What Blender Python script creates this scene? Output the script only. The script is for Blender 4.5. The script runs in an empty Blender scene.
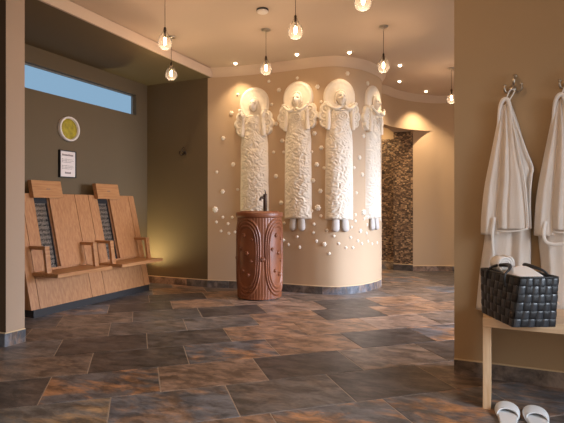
import bpy, bmesh, math, random
from mathutils import Vector, Matrix, noise
R = random.Random(7)
PI = math.pi
scene = bpy.context.scene
COL = scene.collection
ZC, ZA = 2.575, 2.475            # main ceiling, alcove ceiling

# ------------------------------------------------------------------ helpers
def lin(r, g, b):
    f = lambda c: (c/255/12.92) if c/255 <= .04045 else ((c/255+.055)/1.055)**2.4
    return (f(r), f(g), f(b), 1.0)

def mat(name, color, rough=.6, metal=0., bump=0., bscale=60., var=0., vscale=4., var2=None, sheen=0., spec=.5, coat=0.):
    m = bpy.data.materials.new(name); m.use_nodes = True
    nt = m.node_tree; b = nt.nodes['Principled BSDF']
    b.inputs['Base Color'].default_value = color
    b.inputs['Roughness'].default_value = rough
    b.inputs['Metallic'].default_value = metal
    b.inputs['Specular IOR Level'].default_value = spec
    if sheen: b.inputs['Sheen Weight'].default_value = sheen
    if coat: b.inputs['Coat Weight'].default_value = coat
    tc = nt.nodes.new('ShaderNodeTexCoord')
    if var:
        n = nt.nodes.new('ShaderNodeTexNoise'); n.inputs['Scale'].default_value = vscale; n.inputs['Detail'].default_value = 5
        nt.links.new(tc.outputs['Object'], n.inputs['Vector'])
        mx = nt.nodes.new('ShaderNodeMixRGB'); mx.inputs[1].default_value = color
        mx.inputs[2].default_value = var2 or tuple(c*.6 for c in color[:3])+(1,)
        mr = nt.nodes.new('ShaderNodeMapRange'); mr.inputs[1].default_value = .35; mr.inputs[2].default_value = .7; mr.inputs[4].default_value = var
        nt.links.new(n.outputs['Fac'], mr.inputs[0]); nt.links.new(mr.outputs[0], mx.inputs[0])
        nt.links.new(mx.outputs[0], b.inputs['Base Color'])
    if bump:
        n = nt.nodes.new('ShaderNodeTexNoise'); n.inputs['Scale'].default_value = bscale; n.inputs['Detail'].default_value = 4
        nt.links.new(tc.outputs['Object'], n.inputs['Vector'])
        bp = nt.nodes.new('ShaderNodeBump'); bp.inputs['Strength'].default_value = bump; bp.inputs['Distance'].default_value = .01
        nt.links.new(n.outputs['Fac'], bp.inputs['Height']); nt.links.new(bp.outputs[0], b.inputs['Normal'])
    return m

def emit(name, color, strength):
    m = bpy.data.materials.new(name); m.use_nodes = True
    nt = m.node_tree; nt.nodes.clear()
    e = nt.nodes.new('ShaderNodeEmission'); o = nt.nodes.new('ShaderNodeOutputMaterial')
    e.inputs[0].default_value = color; e.inputs[1].default_value = strength
    nt.links.new(e.outputs[0], o.inputs[0]); return m

def wood(name, c1, c2, axis='Z', scale=7., rough=.45, stretch=14.):
    m = bpy.data.materials.new(name); m.use_nodes = True
    nt = m.node_tree; b = nt.nodes['Principled BSDF']; b.inputs['Roughness'].default_value = rough
    tc = nt.nodes.new('ShaderNodeTexCoord'); mp = nt.nodes.new('ShaderNodeMapping')
    s = [stretch, stretch, stretch]; s['XYZ'.index(axis)] = 1.
    mp.inputs['Scale'].default_value = s
    n = nt.nodes.new('ShaderNodeTexNoise'); n.inputs['Scale'].default_value = scale; n.inputs['Detail'].default_value = 6; n.inputs['Distortion'].default_value = .6
    r = nt.nodes.new('ShaderNodeValToRGB'); r.color_ramp.elements[0].color = c1; r.color_ramp.elements[1].color = c2
    r.color_ramp.elements[0].position = .35; r.color_ramp.elements[1].position = .68
    nt.links.new(tc.outputs['Object'], mp.inputs[0]); nt.links.new(mp.outputs[0], n.inputs['Vector'])
    nt.links.new(n.outputs['Fac'], r.inputs[0]); nt.links.new(r.outputs[0], b.inputs['Base Color'])
    bp = nt.nodes.new('ShaderNodeBump'); bp.inputs['Strength'].default_value = .08; bp.inputs['Distance'].default_value = .005
    nt.links.new(n.outputs['Fac'], bp.inputs['Height']); nt.links.new(bp.outputs[0], b.inputs['Normal'])
    return m

def tag(o, label=None, cat=None, group=None, kind=None):
    if label: o['label'] = label
    if cat: o['category'] = cat
    if group: o['group'] = group
    if kind: o['kind'] = kind
    return o

def thing(name, label, cat, loc=(0, 0, 0), rotz=0, group=None):
    o = bpy.data.objects.new(name, None); COL.objects.link(o)
    o.empty_display_size = .1
    o.location = loc; o.rotation_euler = (0, 0, rotz)
    return tag(o, label, cat, group)

def obj(name, bm, mats, parent=None, smooth=False, label=None):
    bmesh.ops.recalc_face_normals(bm, faces=bm.faces)
    me = bpy.data.meshes.new(name); bm.to_mesh(me); bm.free()
    for m in (mats if isinstance(mats, (list, tuple)) else [mats]): me.materials.append(m)
    if smooth: me.polygons.foreach_set('use_smooth', [True]*len(me.polygons))
    o = bpy.data.objects.new(name, me); COL.objects.link(o)
    if parent: o.parent = parent
    if label: o['label'] = label
    return o

def struct(name, bm, mats, smooth=False):
    o = obj(name, bm, mats, None, smooth); o['kind'] = 'structure'; return o

def B(): return bmesh.new()

def box(bm, x0, x1, y0, y1, z0, z1, bev=0., mi=0, M=None):
    vs = [bm.verts.new((x, y, z)) for x in (x0, x1) for y in (y0, y1) for z in (z0, z1)]
    fs = [bm.faces.new([vs[i] for i in q]) for q in ((0, 1, 3, 2), (4, 6, 7, 5), (0, 4, 5, 1), (2, 3, 7, 6), (0, 2, 6, 4), (1, 5, 7, 3))]
    for f in fs: f.material_index = mi
    bmesh.ops.recalc_face_normals(bm, faces=fs)
    geo = vs
    if bev:
        es = list({e for f in fs for e in f.edges})
        r = bmesh.ops.bevel(bm, geom=es, offset=bev, segments=2, affect='EDGES', profile=.7)
        geo = list({v for f in r['faces'] for v in f.verts} | {v for v in vs if v.is_valid})
        for f in r['faces']: f.material_index = mi
    if M: bmesh.ops.transform(bm, matrix=M, verts=geo)
    return geo

def prism(bm, pts, z0, z1, mi=0):
    a = [bm.verts.new((p[0], p[1], z0)) for p in pts]; b = [bm.verts.new((p[0], p[1], z1)) for p in pts]
    n = len(pts); fs = []
    for i in range(n):
        j = (i+1) % n; fs.append(bm.faces.new((a[i], a[j], b[j], b[i])))
    fs.append(bm.faces.new(a[::-1])); fs.append(bm.faces.new(b))
    for f in fs: f.material_index = mi
    return fs

def lathe(bm, prof, n=32, c=(0, 0, 0), cap=True):
    rings = []
    for r, z in prof:
        rings.append([bm.verts.new((c[0]+r*math.cos(2*PI*i/n), c[1]+r*math.sin(2*PI*i/n), c[2]+z)) for i in range(n)])
    for a, b in zip(rings, rings[1:]):
        for i in range(n):
            j = (i+1) % n; bm.faces.new((a[i], a[j], b[j], b[i]))
    if cap:
        bm.faces.new(rings[0][::-1]); bm.faces.new(rings[-1])
    return rings

def tube(bm, pts, rad, n=8, closed=False, flat=1.0, up=None):
    pts = [Vector(p) for p in pts]; N = len(pts)
    rads = rad if isinstance(rad, (list, tuple)) else [rad]*N
    rings = []; prev = None
    for i, p in enumerate(pts):
        if closed: t = pts[(i+1) % N]-pts[i-1]
        else: t = pts[min(i+1, N-1)]-pts[max(i-1, 0)]
        t = t.normalized()
        if prev is None:
            ref = Vector(up) if up else (Vector((0, 0, 1)) if abs(t.z) < .9 else Vector((1, 0, 0)))
            a = (ref-t*ref.dot(t)).normalized()
        else: a = (prev-t*prev.dot(t)).normalized()
        prev = a; b = t.cross(a)
        rings.append([bm.verts.new(p+a*rads[i]*math.cos(2*PI*k/n)+b*rads[i]*flat*math.sin(2*PI*k/n)) for k in range(n)])
    m = N if closed else N-1
    for i in range(m):
        A, Bb = rings[i], rings[(i+1) % N]
        for k in range(n):
            l = (k+1) % n; bm.faces.new((A[k], A[l], Bb[l], Bb[k]))
    if not closed:
        bm.faces.new(rings[0][::-1]); bm.faces.new(rings[-1])

def catmull(P, n=8):
    out = []
    for i in range(len(P)-1):
        p0 = P[max(i-1, 0)]; p1 = P[i]; p2 = P[i+1]; p3 = P[min(i+2, len(P)-1)]
        for k in range(n):
            t = k/n
            out.append(tuple(.5*(2*b+(c-a)*t+(2*a-5*b+4*c-d)*t*t+(-a+3*b-3*c+d)*t**3) for a, b, c, d in zip(p0, p1, p2, p3)))
    out.append(tuple(P[-1])); return out

def interp(tab, t):
    if t <= tab[0][0]: return tab[0][1:]
    for a, b in zip(tab, tab[1:]):
        if t <= b[0]:
            k = (t-a[0])/(b[0]-a[0]); k = k*k*(3-2*k) if False else k
            return tuple(x+(y-x)*k for x, y in zip(a[1:], b[1:]))
    return tab[-1][1:]

def grid(bm, nx, ny, fn, closed_x=False):
    V = [[bm.verts.new(fn(i/(nx if closed_x else nx-1), j/(ny-1))) for i in range(nx)] for j in range(ny)]
    for j in range(ny-1):
        for i in range(nx if closed_x else nx-1):
            k = (i+1) % nx
            bm.faces.new((V[j][i], V[j][k], V[j+1][k], V[j+1][i]))
    return V

def ordinal(n):
    w = ['first', 'second', 'third', 'fourth', 'fifth', 'sixth', 'seventh', 'eighth', 'ninth', 'tenth', 'eleventh', 'twelfth',
         'thirteenth', 'fourteenth', 'fifteenth', 'sixteenth', 'seventeenth', 'eighteenth', 'nineteenth', 'twentieth']
    return w[n-1]

# ------------------------------------------------------------------ camera (also used to locate features)
F, HZ, H, AG = 483., 206., .96, math.radians(24)
cam = bpy.data.cameras.new('camera'); co = bpy.data.objects.new('camera', cam); COL.objects.link(co)
co.location = (0, 0, H); co.rotation_euler = (PI/2, 0, AG)
cam.sensor_width = 36; cam.lens = F/564*36; cam.shift_y = -(211.5-HZ)/564
cam.clip_start = .05
scene.camera = co
def ray(px, py):
    X = (px-282)/F
    return Vector((X*math.cos(AG)-math.sin(AG), X*math.sin(AG)+math.cos(AG), -(py-HZ)/F))
def at_z(px, py, z):
    r = ray(px, py); return r*((z-H)/r.z)+Vector((0, 0, H))
def at_x(px, py, x):
    r = ray(px, py); return r*(x/r.x)+Vector((0, 0, H))
def at_y(px, py, y):
    r = ray(px, py); return r*(y/r.y)+Vector((0, 0, H))

# ------------------------------------------------------------------ materials
M = {}
M['beige'] = mat('beige_plaster', lin(190, 164, 134), .75, bump=.04, bscale=120)
M['robewall'] = mat('tan_plaster', lin(174, 146, 110), .75, bump=.04, bscale=120)
M['ceil'] = mat('ceiling_paint', lin(198, 178, 158), .8, bump=.03, bscale=90)
M['trim'] = mat('trim_paint', lin(204, 182, 160), .7)
M['olive'] = mat('olive_plaster', lin(100, 84, 60), .8, bump=.04, bscale=120)
M['alcove_ceil'] = mat('olive_ceiling', lin(112, 96, 66), .85)
M['pillar'] = mat('pillar_paint', lin(176, 152, 130), .75, bump=.03, bscale=120)
M['shaded_side'] = mat('shaded_wall', lin(84, 66, 48), .85)
M['plaster'] = mat('white_plaster', lin(232, 222, 205), .7, bump=.35, bscale=90)
M['plaster_s'] = mat('white_plaster_smooth', lin(230, 220, 204), .65, bump=.1, bscale=60)
M['feet'] = mat('grey_plaster', lin(196, 190, 184), .65)
M['metal'] = mat('brushed_nickel', lin(190, 180, 165), .28, 1.)
M['bronze'] = mat('dark_bronze', lin(64, 50, 40), .38, .8)
M['dark'] = mat('dark_plastic', lin(28, 27, 28), .5)
M['plinth'] = mat('black_plinth', lin(40, 38, 38), .55)
M['oak'] = wood('oak_board', lin(158, 107, 66), lin(180, 129, 84), 'Z', 5., .45, 12)
M['oak_h'] = wood('oak_board_level', lin(158, 108, 66), lin(182, 132, 86), 'Y', 5., .4, 12)
M['pine'] = wood('pale_pine', lin(222, 186, 146), lin(238, 208, 172), 'X', 6., .4, 10)
M['pine_v'] = wood('pale_pine_upright', lin(222, 186, 146), lin(238, 208, 172), 'Z', 6., .4, 10)
M['brownclay'] = mat('brown_carved', lin(134, 78, 46), .42, bump=.12, bscale=45, var=.75, vscale=5, var2=lin(98, 52, 30))
M['copper'] = mat('copper_bowl', lin(120, 68, 44), .35, .3)
M['terry'] = mat('white_terry', lin(240, 230, 220), .9, bump=.55, bscale=260, sheen=.3)
M['terry2'] = mat('white_terry_edge', lin(246, 242, 238), .85, bump=.3, bscale=260, sheen=.3)
M['towel'] = mat('white_towel', lin(244, 240, 236), .9, bump=.5, bscale=220, sheen=.3)
M['weave'] = mat('black_woven', lin(34, 35, 38), .5)
M['weave2'] = mat('black_woven_painted_sheen', lin(54, 58, 64), .32, spec=.7)  # lighter grey puts the highlights on alternate strips into the colour
M['slip'] = mat('white_slipper', lin(228, 232, 236), .85, bump=.25, bscale=200, sheen=.2)
M['slipin'] = mat('pale_slipper_lining', lin(226, 228, 230), .9)
M['paper'] = mat('paper', lin(226, 214, 206), .7)
M['ink'] = mat('ink', lin(120, 105, 98), .8)
M['white'] = mat('white_plastic', lin(225, 215, 205), .5)
M['moss'] = mat('yellow_face', lin(176, 158, 42), .7, bump=.3, bscale=40, var=.9, vscale=28, var2=lin(128, 112, 30))
M['cream'] = mat('cream_lit_joint', lin(214, 188, 150), .8)

def slate():
    m = bpy.data.materials.new('slate_tile'); m.use_nodes = True
    nt = m.node_tree; N = nt.nodes; L = nt.links; b = N['Principled BSDF']
    t1 = N.new('ShaderNodeAttribute'); t1.attribute_name = 'tint'
    t2 = N.new('ShaderNodeAttribute'); t2.attribute_name = 'vein'
    tc = N.new('ShaderNodeTexCoord')
    ml = N.new('ShaderNodeMath'); ml.operation = 'MULTIPLY'; ml.inputs[1].default_value = 57.
    L.new(t1.outputs['Alpha'], ml.inputs[0])
    cx = N.new('ShaderNodeCombineXYZ'); L.new(ml.outputs[0], cx.inputs[2])
    ad = N.new('ShaderNodeVectorMath'); ad.operation = 'ADD'
    mp = N.new('ShaderNodeMapping'); mp.inputs['Rotation'].default_value = (0, 0, -math.atan2(.651, .759)); mp.inputs['Scale'].default_value = (1, 2.1, 1)
    L.new(tc.outputs['Object'], mp.inputs[0])
    L.new(mp.outputs[0], ad.inputs[0]); L.new(cx.outputs[0], ad.inputs[1])
    n1 = N.new('ShaderNodeTexNoise'); n1.inputs['Scale'].default_value = 3.4; n1.inputs['Detail'].default_value = 9; n1.inputs['Distortion'].default_value = .45; n1.inputs['Roughness'].default_value = .70
    n2 = N.new('ShaderNodeTexNoise'); n2.inputs['Scale'].default_value = 14; n2.inputs['Detail'].default_value = 6
    n3 = N.new('ShaderNodeTexNoise'); n3.inputs['Scale'].default_value = 7; n3.inputs['Detail'].default_value = 10; n3.inputs['Distortion'].default_value = .4; n3.inputs['Roughness'].default_value = .68
    for n in (n1, n2, n3): L.new(ad.outputs[0], n.inputs['Vector'])
    r1 = N.new('ShaderNodeMapRange'); r1.inputs[1].default_value = .47; r1.inputs[2].default_value = .60
    L.new(n1.outputs['Fac'], r1.inputs[0])
    am = N.new('ShaderNodeMath'); am.operation = 'MULTIPLY'; L.new(r1.outputs[0], am.inputs[0]); L.new(t2.outputs['Alpha'], am.inputs[1])
    mx = N.new('ShaderNodeMixRGB'); L.new(am.outputs[0], mx.inputs[0]); L.new(t1.outputs['Color'], mx.inputs[1]); L.new(t2.outputs['Color'], mx.inputs[2])
    r3 = N.new('ShaderNodeMapRange'); r3.inputs[1].default_value = .40; r3.inputs[2].default_value = .62; r3.inputs[3].default_value = .42; r3.inputs[4].default_value = 1.32
    L.new(n3.outputs['Fac'], r3.inputs[0])
    m2 = N.new('ShaderNodeMixRGB'); m2.blend_type = 'MULTIPLY'; m2.inputs[0].default_value = 1.
    L.new(mx.outputs[0], m2.inputs[1]); L.new(r3.outputs[0], m2.inputs[2])
    L.new(m2.outputs[0], b.inputs['Base Color'])
    rr = N.new('ShaderNodeMapRange'); rr.inputs[3].default_value = .27; rr.inputs[4].default_value = .50
    L.new(n2.outputs['Fac'], rr.inputs[0]); L.new(rr.outputs[0], b.inputs['Roughness'])
    b.inputs['Specular IOR Level'].default_value = .4
    bp = N.new('ShaderNodeBump'); bp.inputs['Strength'].default_value = .35; bp.inputs['Distance'].default_value = .006
    L.new(n3.outputs['Fac'], bp.inputs['Height']); L.new(bp.outputs[0], b.inputs['Normal'])
    return m
M['slate'] = slate()
M['grout'] = mat('grout', lin(176, 162, 148), .9)

def mosaic():
    m = bpy.data.materials.new('pebble_mosaic'); m.use_nodes = True
    nt = m.node_tree; N = nt.nodes; L = nt.links; b = N['Principled BSDF']
    tc = N.new('ShaderNodeTexCoord'); mp = N.new('ShaderNodeMapping'); mp.inputs['Scale'].default_value = (1, 1, 1.5)
    L.new(tc.outputs['Object'], mp.inputs[0])
    v = N.new('ShaderNodeTexVoronoi'); v.inputs['Scale'].default_value = 34; v.distance = 'CHEBYCHEV'
    L.new(mp.outputs[0], v.inputs['Vector'])
    r = N.new('ShaderNodeValToRGB'); e = r.color_ramp.elements
    e[0].color = lin(70, 54, 42); e[0].position = .1
    e[1].color = lin(176, 146, 112); e[1].position = .95
    x = e.new(.45); x.color = lin(112, 88, 68); x = e.new(.7); x.color = lin(146, 116, 88)
    s = N.new('ShaderNodeSeparateColor'); L.new(v.outputs['Color'], s.inputs[0]); L.new(s.outputs[0], r.inputs[0])
    d = N.new('ShaderNodeMapRange'); d.inputs[1].default_value = .35; d.inputs[2].default_value = .6; d.inputs[3].default_value = 1.; d.inputs[4].default_value = .45
    L.new(v.outputs['Distance'], d.inputs[0])
    mu = N.new('ShaderNodeMixRGB'); mu.blend_type = 'MULTIPLY'; mu.inputs[0].default_value = 1.
    L.new(r.outputs[0], mu.inputs[1]); L.new(d.outputs[0], mu.inputs[2]); L.new(mu.outputs[0], b.inputs['Base Color'])
    b.inputs['Roughness'].default_value = .35
    bp = N.new('ShaderNodeBump'); bp.inputs['Strength'].default_value = .5; bp.inputs['Distance'].default_value = .01
    L.new(d.outputs[0], bp.inputs['Height']); L.new(bp.outputs[0], b.inputs['Normal'])
    return m
M['mosaic'] = mosaic()

def beads():
    m = bpy.data.materials.new('beaded_mat'); m.use_nodes = True
    nt = m.node_tree; N = nt.nodes; L = nt.links; b = N['Principled BSDF']
    tc = N.new('ShaderNodeTexCoord')
    v = N.new('ShaderNodeTexVoronoi'); v.inputs['Scale'].default_value = 95; v.inputs['Randomness'].default_value = .35
    L.new(tc.outputs['Object'], v.inputs['Vector'])
    r = N.new('ShaderNodeValToRGB'); e = r.color_ramp.elements
    e[0].color = lin(168, 156, 142); e[0].position = .15; e[1].color = lin(40, 35, 32); e[1].position = .62
    L.new(v.outputs['Distance'], r.inputs[0]); L.new(r.outputs[0], b.inputs['Base Color'])
    b.inputs['Roughness'].default_value = .3; b.inputs['Metallic'].default_value = .4
    return m
M['beads'] = beads()

def thin_glass(name, tint=(.97, .95, .92, 1), k=1.45):
    m = bpy.data.materials.new(name); m.use_nodes = True
    nt = m.node_tree; N = nt.nodes; L = nt.links; N.clear()
    o = N.new('ShaderNodeOutputMaterial'); t = N.new('ShaderNodeBsdfTransparent'); g = N.new('ShaderNodeBsdfGlossy'); mx = N.new('ShaderNodeMixShader'); fr = N.new('ShaderNodeLayerWeight')
    fr.inputs[0].default_value = .10; t.inputs[0].default_value = tint; g.inputs['Roughness'].default_value = .06
    tr = N.new('ShaderNodeBsdfTranslucent'); tr.inputs[0].default_value = (1, .97, .93, 1); m2 = N.new('ShaderNodeMixShader'); m2.inputs[0].default_value = .014
    L.new(fr.outputs['Fresnel'], mx.inputs[0]); L.new(t.outputs[0], mx.inputs[1]); L.new(g.outputs[0], mx.inputs[2]); L.new(mx.outputs[0], m2.inputs[1]); L.new(tr.outputs[0], m2.inputs[2]); L.new(m2.outputs[0], o.inputs[0])
    return m
M['glass'] = thin_glass('clear_glass')
M['filament'] = emit('glowing_filament', (1., .62, .30, 1), 55)
M['lens'] = emit('lit_lens', (1., .78, .52, 1), 14)
M['pane'] = emit('sky_lit_frosted_pane', lin(136, 170, 198), .92)
M['pane_day'] = emit('daylit_pane', (.80, .90, 1., 1), 1.2)

# ------------------------------------------------------------------ curved wall
CW = catmull([(-3.125, 4.86), (-2.887, 4.91), (-2.6, 4.95), (-2.23, 4.978), (-1.95, 4.975), (-1.77, 4.98), (-1.606, 5.02), (-1.485, 5.12), (-1.37, 5.29),
              (-1.295, 5.536), (-1.272, 5.72), (-1.295, 5.92), (-1.37, 6.15), (-1.52, 6.42), (-1.75, 6.62)], 10)
CS = [0.]
for a, b in zip(CW, CW[1:]): CS.append(CS[-1]+math.hypot(b[0]-a[0], b[1]-a[1]))
def cw(s):
    s = max(0., min(CS[-1]-1e-5, s))
    lo, hi = 0, len(CS)-1
    while hi-lo > 1:
        m = (lo+hi)//2
        if CS[m] <= s: lo = m
        else: hi = m
    k = (s-CS[lo])/(CS[hi]-CS[lo]); a, b = CW[lo], CW[hi]
    p = Vector((a[0]+(b[0]-a[0])*k, a[1]+(b[1]-a[1])*k, 0))
    a2, b2 = CW[max(lo-3, 0)], CW[min(hi+3, len(CW)-1)]
    t = Vector((b2[0]-a2[0], b2[1]-a2[1], 0)).normalized()
    return p, Vector((t.y, -t.x, 0))
def wall_hit(px, py):
    """arc length and height where the sight line meets the curved wall"""
    r = ray(px, py); best = None
    for i, (a, b) in enumerate(zip(CW, CW[1:])):
        ex, ey = b[0]-a[0], b[1]-a[1]
        D = r.x*(-ey)+ex*r.y
        if abs(D) < 1e-9: continue
        t = (a[0]*(-ey)+ex*a[1])/D; s = (r.x*a[1]-r.y*a[0])/D
        if -.001 <= s <= 1.001 and t > 0 and (best is None or t < best[0]): best = (t, CS[i]+s*(CS[i+1]-CS[i]), H+r.z*t)
    return (best[1], best[2]) if best else None

# ------------------------------------------------------------------ floor
def cell_attrs(bm):
    return bm.loops.layers.float_color.new('tint'), bm.loops.layers.float_color.new('vein')
PAL = {  # base, vein, vein amount
    'dark': (lin(74, 68, 66), lin(100, 88, 80), .5),
    'grey': (lin(98, 93, 91), lin(122, 106, 94), .6),
    'blue': (lin(98, 101, 108), lin(146, 116, 92), .8),
    'brown': (lin(116, 100, 88), lin(88, 80, 77), .7),
    'rust': (lin(148, 116, 92), lin(102, 92, 88), .75),
    'pink': (lin(142, 119, 104), lin(120, 98, 84), .6),
    'mix': (lin(98, 97, 100), lin(160, 118, 84), 1.),
    'gold': (lin(108, 105, 102), lin(168, 138, 102), .8)}
def paint(f, lt, lv, key):
    b, v, a = PAL[key]; k = R.uniform(1.05, 1.4); rnd = R.random()
    for l in f.loops:
        l[lt] = (b[0]*k, b[1]*k, b[2]*k, rnd); l[lv] = (v[0]*k, v[1]*k, v[2]*k, a)
TLV, TSV = Vector((.759, .651)), Vector((-.651, .759))
TW, TH, T0 = .579, .405, 2.165
OFF = {-2: .25, -1: .009, 0: .449, 1: .114, 2: .300, 3: .063, 4: .367, 5: .535, 6: .315, 7: .110}
SPEC = {(-1, 0): 'rust', (-1, 1): 'mix', (-1, 2): 'mix', (-1, -1): 'blue', (0, -2): 'gold', (0, -1): 'blue', (0, 0): 'grey', (0, 1): 'dark',
        (1, -2): 'dark', (1, -1): 'mix', (1, 0): 'pink', (1, 1): 'dark', (1, 2): 'brown', (2, -2): 'brown', (2, -1): 'dark', (2, 0): 'mix', (2, 1): 'rust', (2, 2): 'dark',
        (3, -3): 'brown', (3, -2): 'grey', (3, -1): 'dark', (3, 0): 'dark', (3, 1): 'rust', (3, 2): 'rust', (4, -2): 'brown', (4, -1): 'grey', (4, 0): 'grey', (4, 1): 'rust', (4, 2): 'dark',
        (5, -2): 'brown', (5, -1): 'grey', (5, 0): 'dark', (5, 1): 'pink', (6, 0): 'rust', (6, 1): 'pink', (7, 0): 'dark', (7, 1): 'rust'}
bm = B(); lt, lv = cell_attrs(bm)
for r in range(-12, 22):
    for c in range(-22, 22):
        off = OFF.get(r, (r*.237) % TW)
        a0 = off+c*TW; b0 = T0+r*TH
        cc = TLV*(a0+TW/2)+TSV*(b0+TH/2)
        if not (-4.6 < cc.x < 3.9 and -2.6 < cc.y < 9.3): continue
        g = .0026; bev = .0042
        q = [TLV*x+TSV*y for x, y in ((a0+g, b0+g), (a0+TW-g, b0+g), (a0+TW-g, b0+TH-g), (a0+g, b0+TH-g))]
        qi = [TLV*x+TSV*y for x, y in ((a0+bev, b0+bev), (a0+TW-bev, b0+bev), (a0+TW-bev, b0+TH-bev), (a0+bev, b0+TH-bev))]
        lo = [bm.verts.new((p.x, p.y, -.0022)) for p in q]; hi = [bm.verts.new((p.x, p.y, 0)) for p in qi]
        fs = [bm.faces.new(hi)]+[bm.faces.new((lo[i], lo[(i+1) % 4], hi[(i+1) % 4], hi[i])) for i in range(4)]
        key = SPEC.get((r, c)) or R.choice(['dark', 'dark', 'grey', 'brown', 'brown', 'rust', 'rust', 'mix', 'pink', 'blue'])
        st = R.getstate(); 
        for f in fs:
            R.setstate(st); paint(f, lt, lv, key)
fl = box(bm, -4.7, 4.0, -2.7, 9.4, -.06, -.0021, mi=1)
struct('floor', bm, [M['slate'], M['grout']])

# ------------------------------------------------------------------ walls, ceilings
bm = B(); box(bm, -3.07, 4.0, -2.7, 9.4, ZC, ZC+.1); struct('ceiling', bm, M['ceil'])
bm = B(); box(bm, -4.7, -3.085, 2.3, 5.1, ZA, ZC+.1); struct('ceiling_alcove', bm, M['alcove_ceil'])
bm = B(); box(bm, -4.7, -3.07, -2.7, 2.3, ZA, ZC+.1); struct('ceiling_left', bm, M['shaded_side'])
XW = -4.02; WY0, WY1, WZ0, WZ1 = 2.55, 4.66, 2.066, 2.312
bm = B()
box(bm, XW-.2, XW, -2.7, 5.06, 0, WZ0); box(bm, XW-.2, XW, -2.7, 5.06, WZ1, ZC)
box(bm, XW-.2, XW, -2.7, WY0, WZ0, WZ1); box(bm, XW-.2, XW, WY1, 5.06, WZ0, WZ1)
struct('wall_left', bm, M['olive'])
bm = B(); box(bm, XW, -3.125, 4.86, 5.06, 0, ZC); struct('wall_back', bm, M['olive'])
bm = B(); prism(bm, list(CW)+[(-2.2, 6.72), (-3.125, 6.72)], 0, ZC)
o = struct('wall_curved', bm, M['beige'], True)
md = o.modifiers.new('edges', 'EDGE_SPLIT'); md.split_angle = math.radians(35)
bm = B(); box(bm, -4.5, -3.062, 2.245, 2.388, 0, ZC); 
for f in bm.faces: f.material_index = 1 if f.normal.y < -.5 else 0  # near face gets a darker colour that paints in its shade
struct('wall_pillar', bm, [M['pillar'], M['shaded_side']])
bm = B(); box(bm, -.224, 3.0, 2.93, 3.07, 0, ZC); struct('wall_right', bm, M['robewall'])
# far curved wall and the header over the passage
HC = catmull([(-1.62, 6.2), (-1.41, 6.49), (-1.31, 6.81), (-1.12, 7.15), (-.87, 7.405), (-.6, 7.5), (-.2, 7.53), (.4, 7.42), (1.1, 7.1), (1.9, 6.5), (2.4, 5.9)], 8)
def offs(P, d):
    out = []
    for i, p in enumerate(P):
        a, b = P[max(i-1, 0)], P[min(i+1, len(P)-1)]
        t = Vector((b[0]-a[0], b[1]-a[1])).normalized(); out.append((p[0]+t.y*d, p[1]-t.x*d))
    return out
ZH = 2.064
bm = B(); bk = offs(HC, -.13)
prism(bm, HC+bk[::-1], ZH, ZC); o = struct('wall_header', bm, M['beige'], True)
o.modifiers.new('edges', 'EDGE_SPLIT').split_angle = math.radians(35)
LW = [(-1.134, 7.305), (-1.0, 7.35)]+[p for p in HC if p[0] > -.88]
bm = B(); prism(bm, LW+offs(LW, -.13)[::-1], 0, ZH); o = struct('wall_far', bm, M['beige'], True)
o.modifiers.new('edges', 'EDGE_SPLIT').split_angle = math.radians(35)
bm = B(); prism(bm, [(-1.42, 6.7), (-1.12, 7.2), (-.9, 7.43), (-.9, 7.6), (-1.42, 7.6)], ZH+.002, ZH+.05); struct('ceiling_passage', bm, M['ceil'])
bm = B(); box(bm, -1.42, -1.134, 7.302, 7.62, 0, ZH); struct('wall_mosaic', bm, M['mosaic'])
bm = B(); box(bm, -3.4, -1.42, 7.36, 7.6, 0, 1.975); struct('wall_mosaic_back', bm, M['mosaic'])
bm = B(); box(bm, -3.4, -1.42, 7.36, 7.6, 1.975, ZC); struct('wall_niche', bm, M['beige'])
# room sides out of the frame, with their windows
def side_wall(name, x, y0, y1, wy0, wy1, wz0, wz1, m):
    bm = B()
    box(bm, x, x+.15, y0, y1, 0, wz0); box(bm, x, x+.15, y0, y1, wz1, ZC)
    box(bm, x, x+.15, y0, wy0, wz0, wz1); box(bm, x, x+.15, wy1, y1, wz0, wz1)
    struct(name, bm, m)
side_wall('wall_side', 2.35, -2.6, 2.93, -.6, 1.95, .1, 2.2, M['beige'])
side_wall('wall_passage', 2.62, 3.07, 6.6, 3.6, 6.0, .05, 2.15, M['beige'])

def frame(name, n, x, y0, y1, z0, z1, t=.04, dpt=.05, pane=None, px=0):
    bm = B()
    for a in ((y0, y1, z0, z0+t), (y0, y1, z1-t, z1), (y0, y0+t, z0, z1), (y1-t, y1, z0, z1)): box(bm, x, x+dpt, *a)
    o = struct(name, bm, n)
    if pane:
        bm = B(); box(bm, x+px, x+px+.008, y0+t, y1-t, z0+t, z1-t); p = obj('pane', bm, pane, o)
    return o
M['winframe'] = mat('grey_window_frame', lin(120, 118, 112), .5)
frame('window_1', M['winframe'], XW-.09, WY0, WY1, WZ0, WZ1, .012, .04, M['pane'], .01)
frame('window_2', M['white'], 2.4, -.6, 1.95, .1, 2.2, .05, .06, M['pane_day'], .03)
frame('window_3', M['white'], 2.67, 3.6, 6.0, .05, 2.15, .05, .06, M['pane_day'], .03)

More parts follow.
